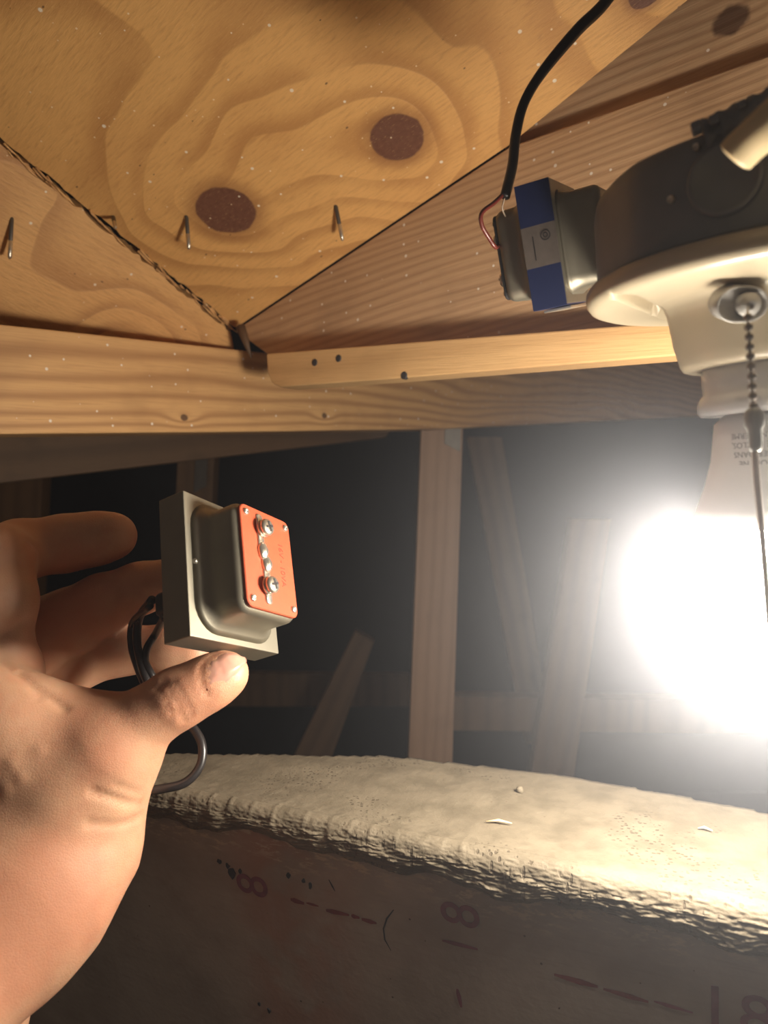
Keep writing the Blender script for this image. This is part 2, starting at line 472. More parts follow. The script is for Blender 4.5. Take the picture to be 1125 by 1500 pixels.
bw = link('wall_back', bm_mesh(box_bm(0, 3.2, 0.2, 6, 0.02, 2.8), 'wall_back'), M_back, smooth=False); bw['kind'] = 'structure'
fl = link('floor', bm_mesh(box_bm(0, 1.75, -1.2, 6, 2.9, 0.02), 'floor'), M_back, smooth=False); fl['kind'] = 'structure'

# nails coming through the plywood
def nail(x0, y0, x1, y1, label, pn=Pn, pfun=plyp, mat=None):
    a = pfun(x0, y0)
    L = 0.021
    # tip: choose the point along the measured ray that is L from the root
    r = at(x1, y1, 1.0); best = min((abs((r * (d / 1000.0) - a).length - L) + (0.02 if (r * (d / 1000.0) - a).dot(pn) < 0 else 0), d) for d in range(250, 620, 1))
    b = r * (best[1] / 1000.0)
    ax = (b - a).normalized()
    n = empty('nail', a, label, 'nail', 'nails through the plywood')
    LL = (b - a).length
    pts = [a - ax * 0.006, a + ax * LL * 0.55, a + ax * LL * 0.93]
    link('shank', bm_mesh(tube_bm([a - ax * 0.006, a + ax * LL * .5, a + ax * LL * 0.9], 0.00135, 12), 'shank'), M_dark_steel, n)
    link('tip', bm_mesh(tube_bm([a + ax * LL * 0.5, a + ax * LL * .9, a + ax * LL * 0.97, b], [0.00139, 0.00139, 0.001, 0.0002], 12), 'tip'), M_steel_bright, n)['label'] = 'bright nail tip'
nail(273, 318, 277, 366, 'bent nail point hanging through the plywood beside the large left knot')
nail(492, 303, 502, 353, 'nail point through the plywood below the right-hand knot')
def qp(px, py): return on_plane(px, py, V0, Qn)
nail(17, 324, 14, 380, 'nail point through the lower plywood sheet at far left edge', Qn, qp)
nail(166, 318, 169, 334, 'stubby nail tip poking out at the ragged plywood joint')

# small brush of debris wedged at the corner
m = tube_bm([at(352, 478, 0.6), at(360, 500, 0.598), at(368, 524, 0.596)], [0.004, 0.003, 0.0006], 6)
tag(link('wood_shim', bm_mesh(m, 'wood_shim'), M_far), 'dark wood sliver wedged where rafter, beam and plywood meet', 'shim')

# ================================================================== plastered ledge
ZT = -0.135
c0 = at(215, 1150, 0.371); c0.z = ZT
c1 = at(1125, 1330, 0.2560); c1.z = ZT
ed = (c1 - c0); ed.z = 0; ed.normalize(); en = Vector((ed.y, -ed.x, 0))      # en: outwards towards the camera
bx = [(a * 1.174, b * 1.174) for a, b in ((-0.6, 0.36), (-0.104, 0.356), (-0.0008, 0.353), (0.0243, 0.345), (0.0545, 0.337), (0.097, 0.316), (0.146, 0.286), (0.45, 0.12))]
def yback(x): return float(np.interp(x, [a for a, _ in bx], [b for _, b in bx]))
ledge = empty('plaster_ledge', c0.lerp(c1, 0.5), 'plaster-smeared drywall ledge with stamped figures running under the bulb', 'ledge')
s_vals = [-0.26 + 0.0011 * i for i in range(580)]
prof = []                                    # (kind, value)
NT_ = 46
verts = []; rows = []
ridges = []
random.seed(9)
s = -0.02
while s < 0.17:
    ridges.append((s, random.uniform(0.3, 0.9), random.uniform(-0.5, 0.5))); s += random.uniform(0.007, 0.014)
for si in s_vals:
    base = c0 + ed * si
    # depth of the flat part along -en until the back edge
    t = 0.0
    while t < 0.35:
        q = base - en * t
        if q.y > yback(q.x): break
        t += 0.003
    depth = max(t, 0.008)
    row = []
    wob = noise.noise(Vector((si * 26, 3.3, 0))) * 0.0022 + noise.noise(Vector((si * 90, 1.3, 0))) * 0.0010
    for j in range(NT_):
        f = (1 - j / (NT_ - 1)) ** 1.6
        tt = 0.004 + (depth - 0.004) * f
        z = 0.0010 * noise.noise(Vector((si * 30, tt * 40, 0))) + 0.00022 * noise.noise(Vector((si * 300, tt * 300, 2)))
        z += 0.00015 * noise.noise(Vector((si * 900, tt * 900, 5)))
        edge = math.exp(-(tt / 0.012) ** 2)
        z += edge * 0.0010
        q = base - en * tt; row.append([q.x, q.y, ZT + z, si, -tt])
    # rounded lip then rough drop
    for j in range(60):
        a = j / 59
        if a < 0.4:
            b = a / 0.4 * PI / 2
            tt = 0.004 - 0.006 * math.sin(b) ; z = -0.006 * (1 - math.cos(b))
            nx, nz = math.sin(b), math.cos(b)
        else:
            g = (a - 0.4) / 0.6
            tt = -0.002 - 0.0005 * math.sin(g * PI) + 0.0025 * g * g; z = -0.006 - (0.0100 + wob * 2.6) * g
            nx, nz = 1.0, 0.0
        amp = 0.0007 * min(1, a * 2)
        d = amp * (noise.noise(Vector((si * 130, a * 4.0, 7))) + 0.8 * noise.noise(Vector((si * 320 + a * 8, a * 14 + si * 60, 9))))
        d += 0.0006 * noise.noise(Vector((si * 700, a * 26, 3))) * min(1, a * 4)
        if a >= 0.4:
            fr = noise.noise(Vector((si * 60 + 4, a * 9, 1)))
            d += 0.0009 * abs(fr)
            d += 0.0008 * max(0, noise.noise(Vector((si * 190 + a * 22, a * 7 - si * 90, 4)))) ** 1.0
        q = base - en * tt + en * (nx * d); row.append([q.x, q.y, ZT + 0.0010 + z + nz * d, si, a * 0.018])
    # tape wrinkles across the edge
    for v in row:
        l = v[4]
        if -0.012 < l < 0.016:
            for (rs, rh, cu) in ridges:
                ds = v[3] - rs - cu * 0.25 * l - 3.0 * l * l * 4
                if abs(ds) < 0.0018:
                    hgt = rh * 0.0008 * math.exp(-(ds / 0.0006) ** 2) * (1 - abs(l) / 0.02)
                    v[2] += hgt; v[0] += en.x * hgt; v[1] += en.y * hgt
    # back edge drops
    q = row[0]
    row = [[q[0] - en.x * 0.001, q[1] - en.y * 0.001, ZT - 0.012, 0, 0]] + row
    rows.append(row)
W_ = len(rows[0]); vv = [tuple(v[:3]) for r in rows for v in r]
ff = [(i * W_ + j, i * W_ + j + 1, (i + 1) * W_ + j + 1, (i + 1) * W_ + j) for i in range(len(rows) - 1) for j in range(W_ - 1)]
me = bpy.data.meshes.new('plaster_skin'); me.from_pydata(vv, [], ff); me.update()
k = NT('plaster')
v = k.coord()
n1 = k.noise(v, 60, 5, 0.6); n2 = k.noise(v, 900, 3, 0.7); n3 = k.noise(v, 22, 3, 0.5)
c = k.mix(k.smooth(n1, 0.35, 0.7), (0.175, 0.142, 0.096), (0.12, 0.096, 0.062))
c = k.mix(k.math('MULTIPLY', k.smooth(n3, 0.5, 0.7), 0.4), c, (0.10, 0.078, 0.050))
c = k.mix(k.math('MULTIPLY', specks(k, v, 140, 0.065, 0.07), 0.9), c, (0.10, 0.07, 0.045))
pit = specks(k, k.coord((1, 1, 1), (2, 1, 0)), 420, 0.30, 0.55)
zone = k.smooth(k.noise(v, 26, 1), 0.52, 0.62)
pitz = k.math('MULTIPLY', pit, zone)
c = k.mix(k.math('MULTIPLY', pitz, 0.75), c, (0.06, 0.042, 0.024))
h = k.math('SUBTRACT', k.math('ADD', k.math('MULTIPLY', n2, 0.5), k.math('MULTIPLY', k.noise(v, 250, 4, 0.7), 0.8)), pitz)
M_plaster = k.bsdf(Base_Color=c, Roughness=0.75, Normal=k.bump(h, 0.55, 0.0007))
link('plaster_skin', me, M_plaster, ledge)['label'] = 'cracked plaster skin folded over the edge'

# front panel
pan_p = c0 + en * (-0.0015)
Mf = frame(pan_p - Vector((0, 0, 0.008)), ed, Vector((0, 0, 1)))          # local z = en*(-1)? fix below
if Mf.to_3x3().col[2].dot(en) < 0: Mf = frame(pan_p - Vector((0, 0, 0.008)), -ed, Vector((0, 0, 1)))
Mf = Mf @ Matrix.Rotation(math.radians(13) * (1 if Mf.to_3x3().col[0].dot(ed) > 0 else 1), 4, 'X')
bm = prism_bm([(-0.26, 0.0), (-0.26, -0.5), (0.40, -0.5), (0.40, 0.0)] if Mf.to_3x3().col[0].dot(ed) > 0 else [(0.26, 0), (0.26, -.5), (-.40, -.5), (-.40, 0)], -0.012, 0)
bmesh.ops.recalc_face_normals(bm, faces=bm.faces)
k = NT('drywall_paper')
v = k.coord()
n1 = k.noise(v, 18, 4, 0.6); n2 = k.noise(k.coord((40, 500, 40), rot=(0, 0, 0.1)), 1.0, 4, 0.7)
c = k.mix(k.smooth(n1, 0.3, 0.7), (0.40, 0.34, 0.28), (0.30, 0.245, 0.195))
c = k.mix(k.math('MULTIPLY', k.smooth(n2, 0.5, 0.8), 0.3), c, (0.20, 0.16, 0.13))
sep = k.n('ShaderNodeSeparateXYZ', Vector=v)
sx = 1.0 if Mf.to_3x3().col[0].dot(ed) > 0 else -1.0
# rusty smear under the figures and plaster scraped below the edge
dx = k.math('SUBTRACT', sep.outputs[0], sx * 0.075)
red = k.math('MULTIPLY', k.smooth(k.math('ABSOLUTE', dx), 0.045, 0.01), k.smooth(k.noise(v, 24, 3), 0.4, 0.6))
c = k.mix(k.math('MULTIPLY', red, 0.5), c, (0.36, 0.15, 0.09))
sc = k.noise(k.coord((90, 260, 90), rot=(0, 0, -0.5)), 1.0, 5, 0.75)
reach = k.math('ADD', sep.outputs[1], k.math('MULTIPLY', k.noise(v, 35, 2), 0.030))
top = k.smooth(reach, -0.010, 0.006)
c = k.mix(k.math('MULTIPLY', k.math('MULTIPLY', top, k.smooth(sc, 0.5, 0.6)), 0.9), c, (0.50, 0.40, 0.28))
c = k.mix(k.math('MULTIPLY', specks(k, v, 160, 0.08, 0.04), 0.8), c, (0.06, 0.04, 0.03))
M_paper = k.bsdf(Base_Color=c, Roughness=0.7, Normal=k.bump(k.math('ADD', k.noise(v, 300, 4), k.math('MULTIPLY', sc, top)), 0.3, 0.0005))
panel = link('front_panel', bm_mesh(bm, 'front_panel'), M_paper, ledge, Mf, smooth=False)
panel['label'] = 'brown-grey panel face below the edge'
M_purple = plain('purple_ink', (0.20, 0.055, 0.075), 0.7, 0, 0.5, 160)
M_redmark = plain('red_ink', (0.19, 0.035, 0.030), 0.7, 0, 0.5, 160)
fp = Mf.translation
fn = Mf.to_3x3().col[2].copy()
def facept(px, py): return on_plane(px, py, fp, fn) + fn * 0.00025
fy = Mf.to_3x3().col[1].copy()
def facemark(me, px, py, ang, mat, name='stamped_figure'):
    o = facept(px, py)
    xd = (ed * math.cos(ang) + fy * math.sin(ang))
    Mx = frame(o, xd, fy * math.cos(ang) - ed * math.sin(ang))
    return link(name, me, mat, panel, Mx, smooth=False)
def stroke(pts, wd, mat, name='ink_dash'):
    W = [facept(*p) for p in pts]
    bm = bmesh.new(); A = []; B = []
    for i, q in enumerate(W):
        t = (W[min(i + 1, len(W) - 1)] - W[max(i - 1, 0)]).normalized(); s_ = fn.cross(t).normalized()
        ww = wd * random.uniform(0.8, 1.2) * (0.5 if i in (0, len(W) - 1) else 1)
        A.append((q + s_ * ww / 2, q - s_ * ww / 2)); B.append((q + s_ * ww / 2 - fn * 0.0002, q - s_ * ww / 2 - fn * 0.0002))
    va = [[bm.verts.new(p) for p in a] for a in A]
    for a, b in zip(va, va[1:]): bm.faces.new((a[0], a[1], b[1], b[0]))
    link(name, bm_mesh(bm, name), mat, panel, smooth=False)
facemark(text_mesh('8', 0.024, 0.00008), 677, 1340, PI / 2, M_purple)
facemark(text_mesh('8', 0.025, 0.00008), 372, 1297, PI / 2, M_purple)
facemark(text_mesh('18', 0.025, 0.00008, spacing=1.1), 1078, 1484, 0, M_purple)
for (a, b, wd, mt) in (((426, 1317), (446, 1323), .0026, M_redmark), ((449, 1322), (467, 1327), .0012, M_redmark), ((478, 1333), (512, 1340), .0024, M_redmark),
                       ((515, 1341), (527, 1344), .002, M_redmark), ((530, 1346), (552, 1352), .0022, M_redmark),
                       ((648, 1377), (700, 1390), .0018, M_purple), ((812, 1427), (876, 1445), .0024, M_redmark), ((884, 1448), (950, 1467), .002, M_redmark), ((958, 1466), (1015, 1483), .0016, M_purple),
                       ((670, 1448), (676, 1475), .002, M_purple), ((482, 1288), (491, 1305), .0008, M_ink)):
    stroke([(a[0] + (b[0] - a[0]) * t, a[1] + (b[1] - a[1]) * t) for t in (0, .3, .6, 1)], wd, mt)
stroke([(577, 1332), (567, 1345), (562, 1360), (564, 1376), (573, 1392)], 0.0007, M_ink, 'pencil_arc')
# chips where the face is torn
for (x, y, r) in ((340, 1278, .0022), (334, 1268, .0012), (322, 1262, .0013), (352, 1275, .001), (423, 1282, .0012), (445, 1290, .001), (455, 1297, .0012), (395, 1480, .0012), (380, 1470, .001)):
    p = facept(x, y)
    poly = [(r * random.uniform(.5, 1.2) * math.cos(a * PI / 4), r * 1.4 * random.uniform(.5, 1.2) * math.sin(a * PI / 4)) for a in range(8)]
    link('torn_chip', bm_mesh(prism_bm(poly, -0.0004, 0.0003), 'torn_chip'), M_ink, panel, frame(p, ed, fy), smooth=False)
# crumb and sliver resting on the ledge
def onledge(px, py, h=0.0): return on_plane(px, py, Vector((0, 0, ZT + h)), Vector((0, 0, 1)))
bm = bmesh.new(); bmesh.ops.create_icosphere(bm, subdivisions=2, radius=0.0019)
for q in bm.verts: q.co *= 1 + 0.35 * noise.noise(q.co * 700)
tag(link('plaster_crumb', bm_mesh(bm, 'plaster_crumb'), M_plaster, None, Matrix.Translation(onledge(762, 1161) + Vector((0, 0, .0012)))), 'tiny plaster crumb lying near the back of the ledge', 'crumb')
for (a, b, lab) in (((1022, 1216), (1044, 1220), 'thin pale shaving lying on the ledge at right'), ((712, 1206), (750, 1209), 'flat pale shaving lying mid-way along the ledge')):
    p, q = onledge(*a), onledge(*b)
    m = tube_bm([p + Vector((0, 0, .0009)), p.lerp(q, .5) + Vector((0, 0.001, .0014)), q + Vector((0, 0, .0009))], [0.0003, 0.0010, 0.0003], 8, (0.5, Vector((0, 0, 1))))
    tag(link('shaving', bm_mesh(m, 'shaving'), M_jacket), lab, 'shaving', 'shavings on the ledge')

# ================================================================== lamp fixture
FO = Vector((0.1271, 0.25, 0.0781)); U = Vector((-0.0736, -0.0561, 1)).normalized()
Ml = frame(FO, Vector((1, 0, 0)) - U * U.x, U.cross(Vector((1, 0, 0)) - U * U.x))
def ll(px, py, h):
    q = Ml.inverted() @ on_plane(px, py, FO + U * h, U); return q

holder = empty('lamp_holder', None, 'cream pull-chain lampholder screwed under the round metal box', 'lampholder', mat=Ml)
prof = [(0.0005, 0.003), (0.030, 0.003), (0.054, 0.003), (0.0565, 0.0026), (0.0577, 0.0012), (0.058, -0.0008), (0.0577, -0.0026), (0.0566, -0.0042), (0.0545, -0.0051),
        (0.052, -0.0054)] + [(0.052 - 0.00065 * i, -0.0054 - 0.00006 * i) for i in range(1, 25)] + [(0.0348, -0.0075), (0.0330, -0.0090), (0.0318, -0.0115), (0.0310, -0.0150), (0.0298, -0.0195),
        (0.0286, -0.0240), (0.0279, -0.0268), (0.0270, -0.0283), (0.0255, -0.0289), (0.0210, -0.0289), (0.0205, -0.0262), (0.0005, -0.026)]
bm = lathe_bm(prof, 480)
sa, sb = ll(918, 436, -0.0055), ll(992, 458, -0.0055)
bo = ll(1070, 438, -0.008)
for q in bm.verts:
    if q.co.z < -0.003 and q.co.xy.length > 0.030:
        ab = (sb - sa).xy; t = max(0, min(1, (q.co - sa).xy.dot(ab) / ab.length_squared))
        d = ((q.co - sa).xy - ab * t).length
        q.co.z += 0.0048 * max(0, min(1, (0.0034 - d) / 0.0007))
link('flange_body', bm_mesh(bm, 'flange_body'), M_cream, holder, Ml)
link('socket_collar', bm_mesh(lathe_bm([(0.0195, -0.0275), (0.0213, -0.0290), (0.0213, -0.0345), (0.0210, -0.0372), (0.0222, -0.0388), (0.0230, -0.0405), (0.0231, -0.0430), (0.0222, -0.0446), (0.0205, -0.0448), (0.0192, -0.0440), (0.0190, -0.0300)], 96, False, False), 'socket_collar'),
     M_collar, holder, Ml)['label'] = 'glossy grey socket collar'
# chain bushing in the side of the body
bp = Ml @ Vector((-0.0068, -0.0320, -0.0115))
fwd = (Vector((0, -0.93, -0.38))).normalized()
Mq = frame(at(1093, 446, bp.y + 0.002), Vector((1, 0, 0)), Vector((0, -0.38, 0.93)))
if Mq.to_3x3().col[2].y > 0: Mq = Mq @ Matrix.Rotation(PI, 4, 'X')
link('chain_recess', bm_mesh(loft_bm([[(a * 1.25 - (0.0022 if a < 0 else 0), b, z) for a, b in [(r * math.cos(2 * PI * i / 40), r * math.sin(2 * PI * i / 40)) for i in range(40)]] for r, z in
     ((0.0053, -0.006), (0.0053, 0.0002), (0.0049, 0.0004), (0.0045, -0.0002), (0.0042, -0.0016))]), 'chain_recess'), M_bush, holder, Mq)['label'] = 'shadowed oval recess'
link('bushing', bm_mesh(lathe_bm([(0.0035, -0.004), (0.0035, 0.0008), (0.0031, 0.0014), (0.0016, 0.0016), (0.0012, 0.002), (0.0004, 0.001)], 32), 'bushing'), M_bush, holder, Mq @ Matrix.Translation((0.0006, 0, 0)))

# pull chain
dch = 0.2045
chain = empty('pull_chain', at(1096, 458, dch), 'short bead pull chain hanging in front of the bulb', 'chain')
bm = bmesh.new(); bmesh.ops.create_uvsphere(bm, u_segments=14, v_segments=10, radius=0.00118)
bead_me = bm_mesh(bm, 'bead'); first = None
top = at(1095, 457, dch); bot = at(1104, 602, dch)
NB = 10
for i in range(NB):
    p = top.lerp(bot, (i + 0.5) / NB)
    o = link('bead', bead_me if i else bead_me, None if i else M_chain, chain, Matrix.Translation(p))
link('link_wire', bm_mesh(tube_bm([Mq @ Vector((0.0006, 0, 0.0)), top, top.lerp(bot, .5), bot], 0.00035, 8), 'link_wire'), M_chain, chain)
ax = (at(1112, 760, dch) - at(1104, 600, dch)).normalized()
Me_ = frame(at(1104, 598, dch), ax.cross(Vector((0, 1, 0))), Vector((0, 1, 0)).cross(ax) * -1)
me_z = Me_.to_3x3().col[2]
def along(pts):  # lathe along ax from point
    base = at(1104, 598, dch); x = ax.orthogonal().normalized(); y = ax.cross(x)
    return loft_bm([[base + ax * h + (x * math.cos(2 * PI * i / 28) + y * math.sin(2 * PI * i / 28)) * r for i in range(28)] for r, h in pts])
link('chain_bell', bm_mesh(along([(0.0006, -0.0005), (0.0018, 0.0002), (0.0025, 0.0014), (0.0026, 0.0048), (0.0019, 0.0058), (0.00175, 0.0105), (0.0012, 0.0118), (0.0005, 0.012)]), 'chain_bell'), M_chainend, chain)['label'] = 'grey bell-shaped connector'
link('pull_cord', bm_mesh(tube_bm(smooth_path([at(1105, 655, dch), at(1110, 720, dch), at(1118, 800, dch), at(1126, 900, dch), at(1130, 960, dch)], 6), 0.0009, 12), 'pull_cord'), M_cord, chain)

# bulb
bulb = empty('light_bulb', None, 'glaring white screw-in bulb hanging from the cream lampholder', 'bulb', mat=Ml @ Matrix.Translation((0, 0, -0.044)))
link('housing', bm_mesh(lathe_bm([(0.0120, -0.030), (0.0125, -0.043), (0.0160, -0.0455), (0.0180, -0.0475), (0.0186, -0.0520), (0.0196, -0.0600), (0.0218, -0.0680), (0.0248, -0.0760), (0.0270, -0.0820), (0.0262, -0.083)], 72), 'housing'), M_bulbbody, bulb, Ml)['label'] = 'white plastic base with fine print'
dome = [(0.0272, -0.0818)] + [(0.0302 * math.sin(a), -0.1045 - 0.0302 * math.cos(a)) for a in [PI * (0.64 - 0.64 * i / 12) for i in range(13)]]
dome = [(max(r, 0.0003), z) for r, z in dome]
link('diffuser', bm_mesh(lathe_bm(dome, 24, False, True), 'diffuser'), M_glow, bulb, Ml)['label'] = 'glowing dome'
# fine print, upside down, wrapped round the base
def print_ring(s, h, size, ang0, rr):
    me = text_mesh(s, size, 0.00002, 'fine_print')
    for q in me.vertices:
        x, y, z = q.co
        x, y = -x, -y                                 # rotated by half a turn: upside down as in the picture
        a = -PI / 2 + ang0 + x / rr
        q.co = ((rr + z + 0.00012) * math.cos(a), (rr + z + 0.00012) * math.sin(a), h + y)
    me.update()
    link('fine_print', me, M_inkg, bulb, Ml, smooth=False)
M_inkg = plain('grey_ink', (0.16, 0.15, 0.15), 0.6)
for i, (s_, rr) in enumerate((('ATTENTION: NE', 0.01985), ('PAS UTILISER DANS', 0.01945), ('LUMINAIRE ENCLOS,', 0.01910), ('TOTALEMENT FERME', 0.01885))):
    print_ring(s_, -0.0610 + i * 0.0030, 0.0026, -0.52, rr)
    print_ring(('WARNING: DO', 'NOT USE WHERE', 'EXPOSED DIRECTLY', 'TO WATER')[i], -0.0610 + i * 0.0030, 0.0026, 0.62, rr)

# round metal box
mbox = empty('junction_box', None, 'dark grey metal junction box above the cream lampholder', 'box', mat=Ml @ Matrix.Translation((0, 0, 0.003)))
R_ = 0.0535
def octo(r, z, rnd=0.72):
    out = []
    for i in range(96):
        a = 2 * PI * i / 96
        b = ((a + PI / 8) % (PI / 4)) - PI / 8
        oc = r * 0.985 / math.cos(b) * 0.97
        out.append((( r * rnd + oc * (1 - rnd)) * math.cos(a), (r * rnd + oc * (1 - rnd)) * math.sin(a), z))
    return out
link('shell', bm_mesh(loft_bm([octo(R_ * .985, 0.0032), octo(R_, 0.0045), octo(R_, 0.0275), octo(R_ * .985, 0.0315), octo(R_ * .95, 0.0333), octo(R_ * .90, 0.0335)]), 'shell'), M_galv, mbox, Ml)
def on_box(px, py, inset=0.0):
    r = at(px, py, 1.0).normalized(); best = None
    for d in np.arange(0.12, 0.45, 0.0003):
        q = Ml.inverted() @ (r * d)
        if q.xy.length < R_ - inset and -0.01 < q.z < 0.05: return r * d, q
    q = Ml.inverted() @ (r * 0.25); return r * 0.25, q
for (px, py, rad, nm, mt) in ((1062, 262, 0.0100, 'knockout', M_galv), (1020, 215, 0.0010, 'screw', M_steel_bright), (983, 292, 0.0011, 'screw', M_steel_bright)):
    p, q = on_box(px, py)
    nrm = (Ml.to_3x3() @ Vector((q.x, q.y, 0))).normalized()
    M3 = frame(p, U.cross(nrm), U)
    if M3.to_3x3().col[2].dot(nrm) < 0: M3 = M3 @ Matrix.Rotation(PI, 4, 'Y')
    hh = 0.0010 if rad > 0.005 else 0.0006
    link(nm, bm_mesh(lathe_bm([(rad, -0.003), (rad, hh * .6), (rad * .94, hh), (rad * .85, hh * .9), (rad * .80, hh * .3), (rad * 0.1, hh * .3)], 40), nm), mt, mbox, M3)
# hanger bracket running back to the rafter
q0 = Ml @ Vector((0.0, 0.050, 0.020)); q1 = on_plane(1040, 330, RP, Rn)
q1 = q0 + (Vector((0.62, 0.785, 0))) * 0.2
tt = (RP - q0).dot(Rn) / Vector((0.62, 0.785, 0)).dot(Rn)
q1 = q0 + Vector((0.62, 0.785, 0)) * (tt + 0.022)
link('hanger_bracket', bm_mesh(tube_bm([q0 - Vector((0.62, .785, 0)) * 0.006, q1], 0.010, 4, (0.12, Vector((0.785, -0.62, 0)))), 'hanger_bracket'), M_galv, mbox, smooth=False)
# clamp where the cable enters
p, q = on_box(1062, 200)
cb = empty('cable_clamp', p, 'dark toothed cable clamp on top of the metal box', 'clamp')
cen = at(1066, 196, 0.212); cdir = (at(1140, 158, 0.205) - at(1050, 200, 0.212)).normalized()
x = cdir.orthogonal().normalized(); y = cdir.cross(x)
loops = []
for i in range(26):
    h = -0.006 + i * 0.0011; r = 0.0062 + (0.0006 if i % 4 < 2 else 0)
    loops.append([cen + cdir * h + (x * math.cos(2 * PI * j / 32) + y * math.sin(2 * PI * j / 32)) * r for j in range(32)])
link('threaded_body', bm_mesh(loft_bm(loops), 'threaded_body'), M_galv, cb)
for (px, py) in ((1020, 188), (1046, 178), (1086, 158)):
    pp = at(px, py, 0.207)
    link('lug', bm_mesh(box_bm(0, 0, 0, 0.0026, 0.006, 0.0024, 0.0005), 'lug'), M_galv, cb, frame(pp, cdir, Vector((0, 1, 0))), smooth=False)
jc = smooth_path([at(1075, 232, 0.188), at(1090, 217, 0.186), at(1125, 184, 0.182), at(1180, 132, 0.178), at(1290, 30, 0.175)], 8)
fl_ = (at(1100, 150, 1) - at(1060, 100, 1)).normalized()
cab = link('white_cable', bm_mesh(tube_bm(jc, [0.0044, 0.0053] + [0.0056] * (len(jc) - 2), 20, (0.68, Vector((0.35, -0.8, -0.45)))), 'white_cable'), M_jacket)
tag(cab, 'flat cream sheathed cable entering the metal box at top right', 'cable')

# ================================================================== transformers
def ring_pts(hx, hy, r, z, n=6): return [(a, b, z) for a, b in rrect(hx, hy, r, n)]
def bell_bm(hx, hy, z0, hgt, sgn=1, flare=0.0026):
    rc = min(hx, hy) * 0.34
    L = []
    if sgn > 0: flare = 0.0050
    for i in range(7):                                   # flared foot
        t = i / 6; g = flare * (1 - t) ** 3
        L.append(ring_pts(hx + g, hy + g * .8, rc + g, z0 + sgn * hgt * 0.45 * t))
    rb = 0.0034
    for i in range(9):
        a = PI / 2 * i / 8; g = rb * (1 - math.cos(a))
        L.append(ring_pts(hx - g, hy - g, max(rc - g, 0.0015), z0 + sgn * (hgt - rb + rb * math.sin(a))))
    return loft_bm(L)

def screw_bm(r, h, standoff):
    bm = lathe_bm([(r * .45, -0.001), (r * .45, standoff), (r, standoff), (r * 1.03, standoff + h * .4), (r * .9, standoff + h * .8), (r * .55, standoff + h), (r * .01, standoff + h)], 28)
    return bm
def cross_bm(r, z):
    bm = bmesh.new()
    for a in (0.3, 0.3 + PI / 2):
        bmesh.ops.create_cube(bm, size=1, matrix=Matrix.Translation((0, 0, z)) @ Matrix.Rotation(a, 4, 'Z') @ Matrix.Diagonal((r * 1.3, r * .28, r * .22, 1)))
    return bm

def transformer(Mt, W, H, T, N, pw, ph, plate_mat, label, bell_back, tabs, labelled, steel_mat, front_hi=None):
    """local x across, y up, z towards the screw plate; z=0 is the front flange face"""
    t = empty('transformer', None, label, 'transformer', mat=Mt)
    # core: two flanges and the steel stack between
    bm = box_bm(0, 0, -T / 2, W, H, T, 0.0004, 2)
    link('core', bm_mesh(bm, 'core'), steel_mat, t, Mt, smooth=False)  # same plain steel for core and both bells
    hx, hy = pw + 0.0018, ph + 0.0014
    link('end_bell', bm_mesh(bell_bm(hx, hy, 0, N), 'end_bell'), steel_mat, t, Mt)
    link('end_bell', bm_mesh(bell_bm(hx, hy, -T, bell_back, -1), 'end_bell'), steel_mat, t, Mt)
    pl_ = link('terminal_plate', bm_mesh(loft_bm([ring_pts(pw, ph, 0.003, N - 0.0004), ring_pts(pw, ph, 0.003, N + 0.0006), ring_pts(pw - .0003, ph - .0003, 0.0027, N + 0.0009)]), 'terminal_plate'), plate_mat, t, Mt, smooth=False)
    for a in (-1, 1):
        for b in (-1, 1):
            link('rivet', bm_mesh(lathe_bm([(0.0013, N), (0.00135, N + 0.0012), (0.0011, N + 0.0017), (0.0006, N + 0.0018), (0.0003, N + 0.0014)], 20), 'rivet'),
                 M_solder, pl_, Mt @ Matrix.Translation((a * (pw - 0.0028), b * (ph - 0.0030), 0)))
    for (u0, v0, v1, us, vs) in tabs:
        # brass tab with solder blobs and the binding screw
        cx, cy = u0, (v0 + v1) / 2
        link('solder_tab', bm_mesh(loft_bm([ring_pts(0.0017, abs(v1 - v0) / 2, 0.0014, N + 0.0006), ring_pts(0.0017, abs(v1 - v0) / 2, 0.0014, N + 0.0014), ring_pts(0.0010, abs(v1 - v0) / 2 - .0004, 0.0009, N + 0.0016)]), 'solder_tab'),
             M_solder, pl_, Mt @ Matrix.Translation((cx, cy, 0)))
        inner = v1
        bb = bmesh.new(); bmesh.ops.create_icosphere(bb, subdivisions=3, radius=1.0)
        for q in bb.verts: q.co = Vector((q.co.x * 0.0023, q.co.y * 0.0034, max(q.co.z, -0.3) * 0.0020)) * (1 + 0.12 * noise.noise(q.co * 1.7))
        link('solder_blob', bm_mesh(bb, 'solder_blob'), M_solder, pl_, Mt @ Matrix.Translation((u0 + 0.0002, inner, N + 0.0012)))
        Ms = Mt @ Matrix.Translation((us, vs, N + 0.0006))
        sc_ = link('screw', bm_mesh(screw_bm(0.0031, 0.0020, 0.0026), 'screw'), M_steel_bright, pl_, Ms)
        link('screw_washer', bm_mesh(lathe_bm([(0.0032, 0.0014), (0.0032, 0.0021), (0.001, 0.0021)], 24), 'screw_washer'), M_steel_bright, pl_, Ms)
        link('screw_slot', bm_mesh(cross_bm(0.0029, 0.0026 + 0.0019), 'screw_slot'), M_ink, pl_, Ms, smooth=False)
    return t, pl_

